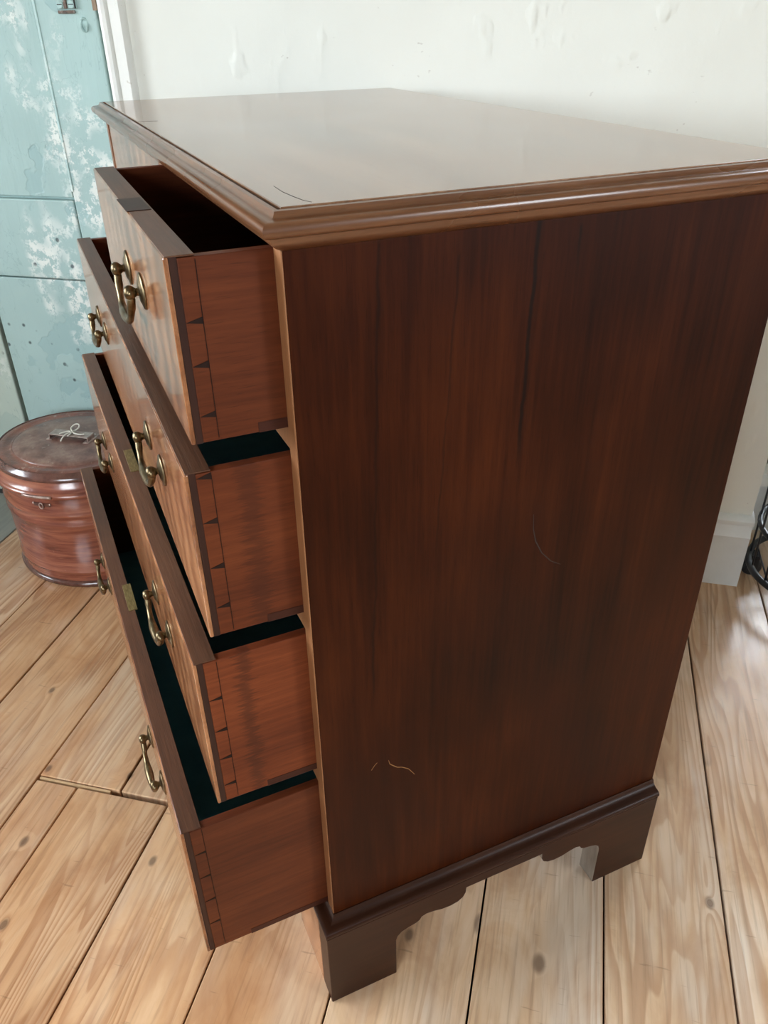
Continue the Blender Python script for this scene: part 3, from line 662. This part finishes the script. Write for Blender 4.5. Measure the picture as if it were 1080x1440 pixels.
# strap handle along t, tied with string
HR = Matrix.Rotation(ROT, 4, 'Z')
def onlid(name, b, mat, smooth=False, bev=0):
    o = link(name, b.me(smooth), mat, lid); o.matrix_parent_inverse = Matrix.Identity(4); o.matrix_basis = HR
    if bev: bevel(o, bev)
    return o
onlid('handle_plate', B().box(-.050, -.036, -.020, .026, .2745, .2765), 'fitting', False, .0006); onlid('handle_plate', B().box(.036, .050, -.020, .026, .2745, .2765), 'fitting', False, .0006)
hn = B(); hn.box(-.045, .045, -.014, .012, .2840, .2860); hn.box(-.0455, -.0435, -.014, .012, .2750, .2850); hn.box(.0435, .0455, -.014, .012, .2750, .2850); onlid('carrying_handle', hn, 'fitting', False, .0008)
for tx in (-.043, .043):
    onlid('rivet', B().sphere((tx, -.017, .2768), .0026, 10, (1, 1, .6)), 'fitting', True); onlid('rivet', B().sphere((tx, .022, .2768), .0026, 10, (1, 1, .6)), 'fitting', True)
sp = [(-.012, -.024, .2770), (-.010, -.018, .283), (-.006, -.010, .2876), (0, .0, .2885), (.006, .008, .2895), (.010, .016, .293), (.006, .022, .2965), (-.002, .020, .296), (-.006, .012, .292), (.000, .003, .2905), (.010, -.004, .2885), (.024, -.006, .2880), (.032, -.002, .2876)]
def smoothpath(p, n=6):
    out = []; P = [Vector(x) for x in p]
    for k in range(len(P) - 1):
        a, b, c, d_ = P[max(k - 1, 0)], P[k], P[k + 1], P[min(k + 2, len(P) - 1)]
        for j in range(n):
            u = j / n; out.append(.5 * ((2 * b) + (c - a) * u + (2 * a - 5 * b + 4 * c - d_) * u * u + (3 * b - a - 3 * c + d_) * u ** 3))
    return out + [P[-1]]
onlid('string', B().tube(smoothpath(sp), .0016, 7), 'string', True)
onlid('string', B().tube(smoothpath([(-.02, -.012, .2878), (-.012, -.004, .2893), (-.004, .000, .2898), (.004, -.006, .2893), (.002, -.016, .2868)]), .0015, 7), 'string', True)
# hasp and staple on the near side
def near(ang, r, z):
    x, y = el(r * math.cos(ang), r * math.sin(ang)); return Vector((x, y, z))
A0 = math.radians(-39)
hs_ = B(); hs_.tube([near(math.radians(a), .1745, .2270) for a in range(-46, -25, 2)], .0030, 8); hb('hasp_hinge', hs_, 'fitting', lid)
def plate_on(r, a0, a1, z0, z1, th=.0016):
    b = B(); n = 6
    for k in range(n + 1):
        a = math.radians(a0 + (a1 - a0) * k / n)
        b.v += [tuple(near(a, r, z0)), tuple(near(a, r + th, z0)), tuple(near(a, r + th, z1)), tuple(near(a, r, z1))]
    for k in range(n):
        for j in range(4): b.f.append((4 * k + j, 4 * k + (j + 1) % 4, 4 * k + 4 + (j + 1) % 4, 4 * k + 4 + j))
    b.f += [(0, 1, 2, 3), tuple(4 * n + j for j in (3, 2, 1, 0))]
    return b
hb('staple_plate', plate_on(.1603, -42.5, -30.5, .1975, .2050), 'tinrim', None, 0, False)
ring = B(); c0 = near(math.radians(-36.5), .1640, .2000); td = (near(math.radians(-32), .164, .2) - near(math.radians(-41), .164, .2)).normalized()
ring.tube([c0 + td * (.0042 * math.cos(w)) + Vector((0, 0, 1)) * (.0065 * math.sin(w)) for w in [k * math.pi / 8 for k in range(16)]], .0013, 7, True); hb('staple_ring', ring, 'fitting')
for a in (-42.8, -30.2): hb('rivet', B().sphere(near(math.radians(a), .1615, .2035), .0024, 10), 'fitting')

# ------------------------------------------------------------------ black wire trolley at the window recess
CR = .135
cart = empty('wire_trolley', MROOM @ Matrix.Translation((.600 + CR, .968, 0)))
tag(cart, 'black wire trolley on castors beside the window recess', 'trolley')
def cp(name, b, mat='black', smooth=True, parent=None):
    o = link(name, b.me(smooth), mat, parent or cart); o.matrix_parent_inverse = Matrix.Identity(4); return o
def circ(r, z, n=48): return [(r * math.cos(2 * math.pi * k / n), r * math.sin(2 * math.pi * k / n), z) for k in range(n)]
for z, r, th in ((.058, CR, .0068), (.150, CR * .98, .0055), (.300, CR * .98, .0045), (.420, CR, .006)): cp('ring', B().tube(circ(r, z), th, 10, True))
for k in range(16):
    w = 2 * math.pi * (k + .3) / 16
    cp('rod', B().tube([(CR * .985 * math.cos(w), CR * .985 * math.sin(w), z) for z in (.058, .15, .30, .42)], .0022, 6))
for k in range(7):
    u = -.11 + k * .11 / 3; ln = math.sqrt(CR * CR - u * u)
    cp('base_wire', B().tube([(u, -ln, .060), (u, ln, .060)], .002, 6))
for k in range(4):
    w = math.pi * (k / 2 + .88); r = CR * .93; x, y = r * math.cos(w), r * math.sin(w)
    f = B(); f.box(x - .010, x + .010, y - .013, y - .010, .014, .048).box(x - .010, x + .010, y + .010, y + .013, .014, .048).box(x - .011, x + .011, y - .013, y + .013, .046, .053)
    co = cp('castor_fork', f, 'black', False)
    cp('castor_wheel', B().lathe([(.006, -.008), (.018, -.008), (.0205, -.005), (.0205, .005), (.018, .008), (.006, .008)], 'y', 24, (x, y, .0205)), 'black', True, co)
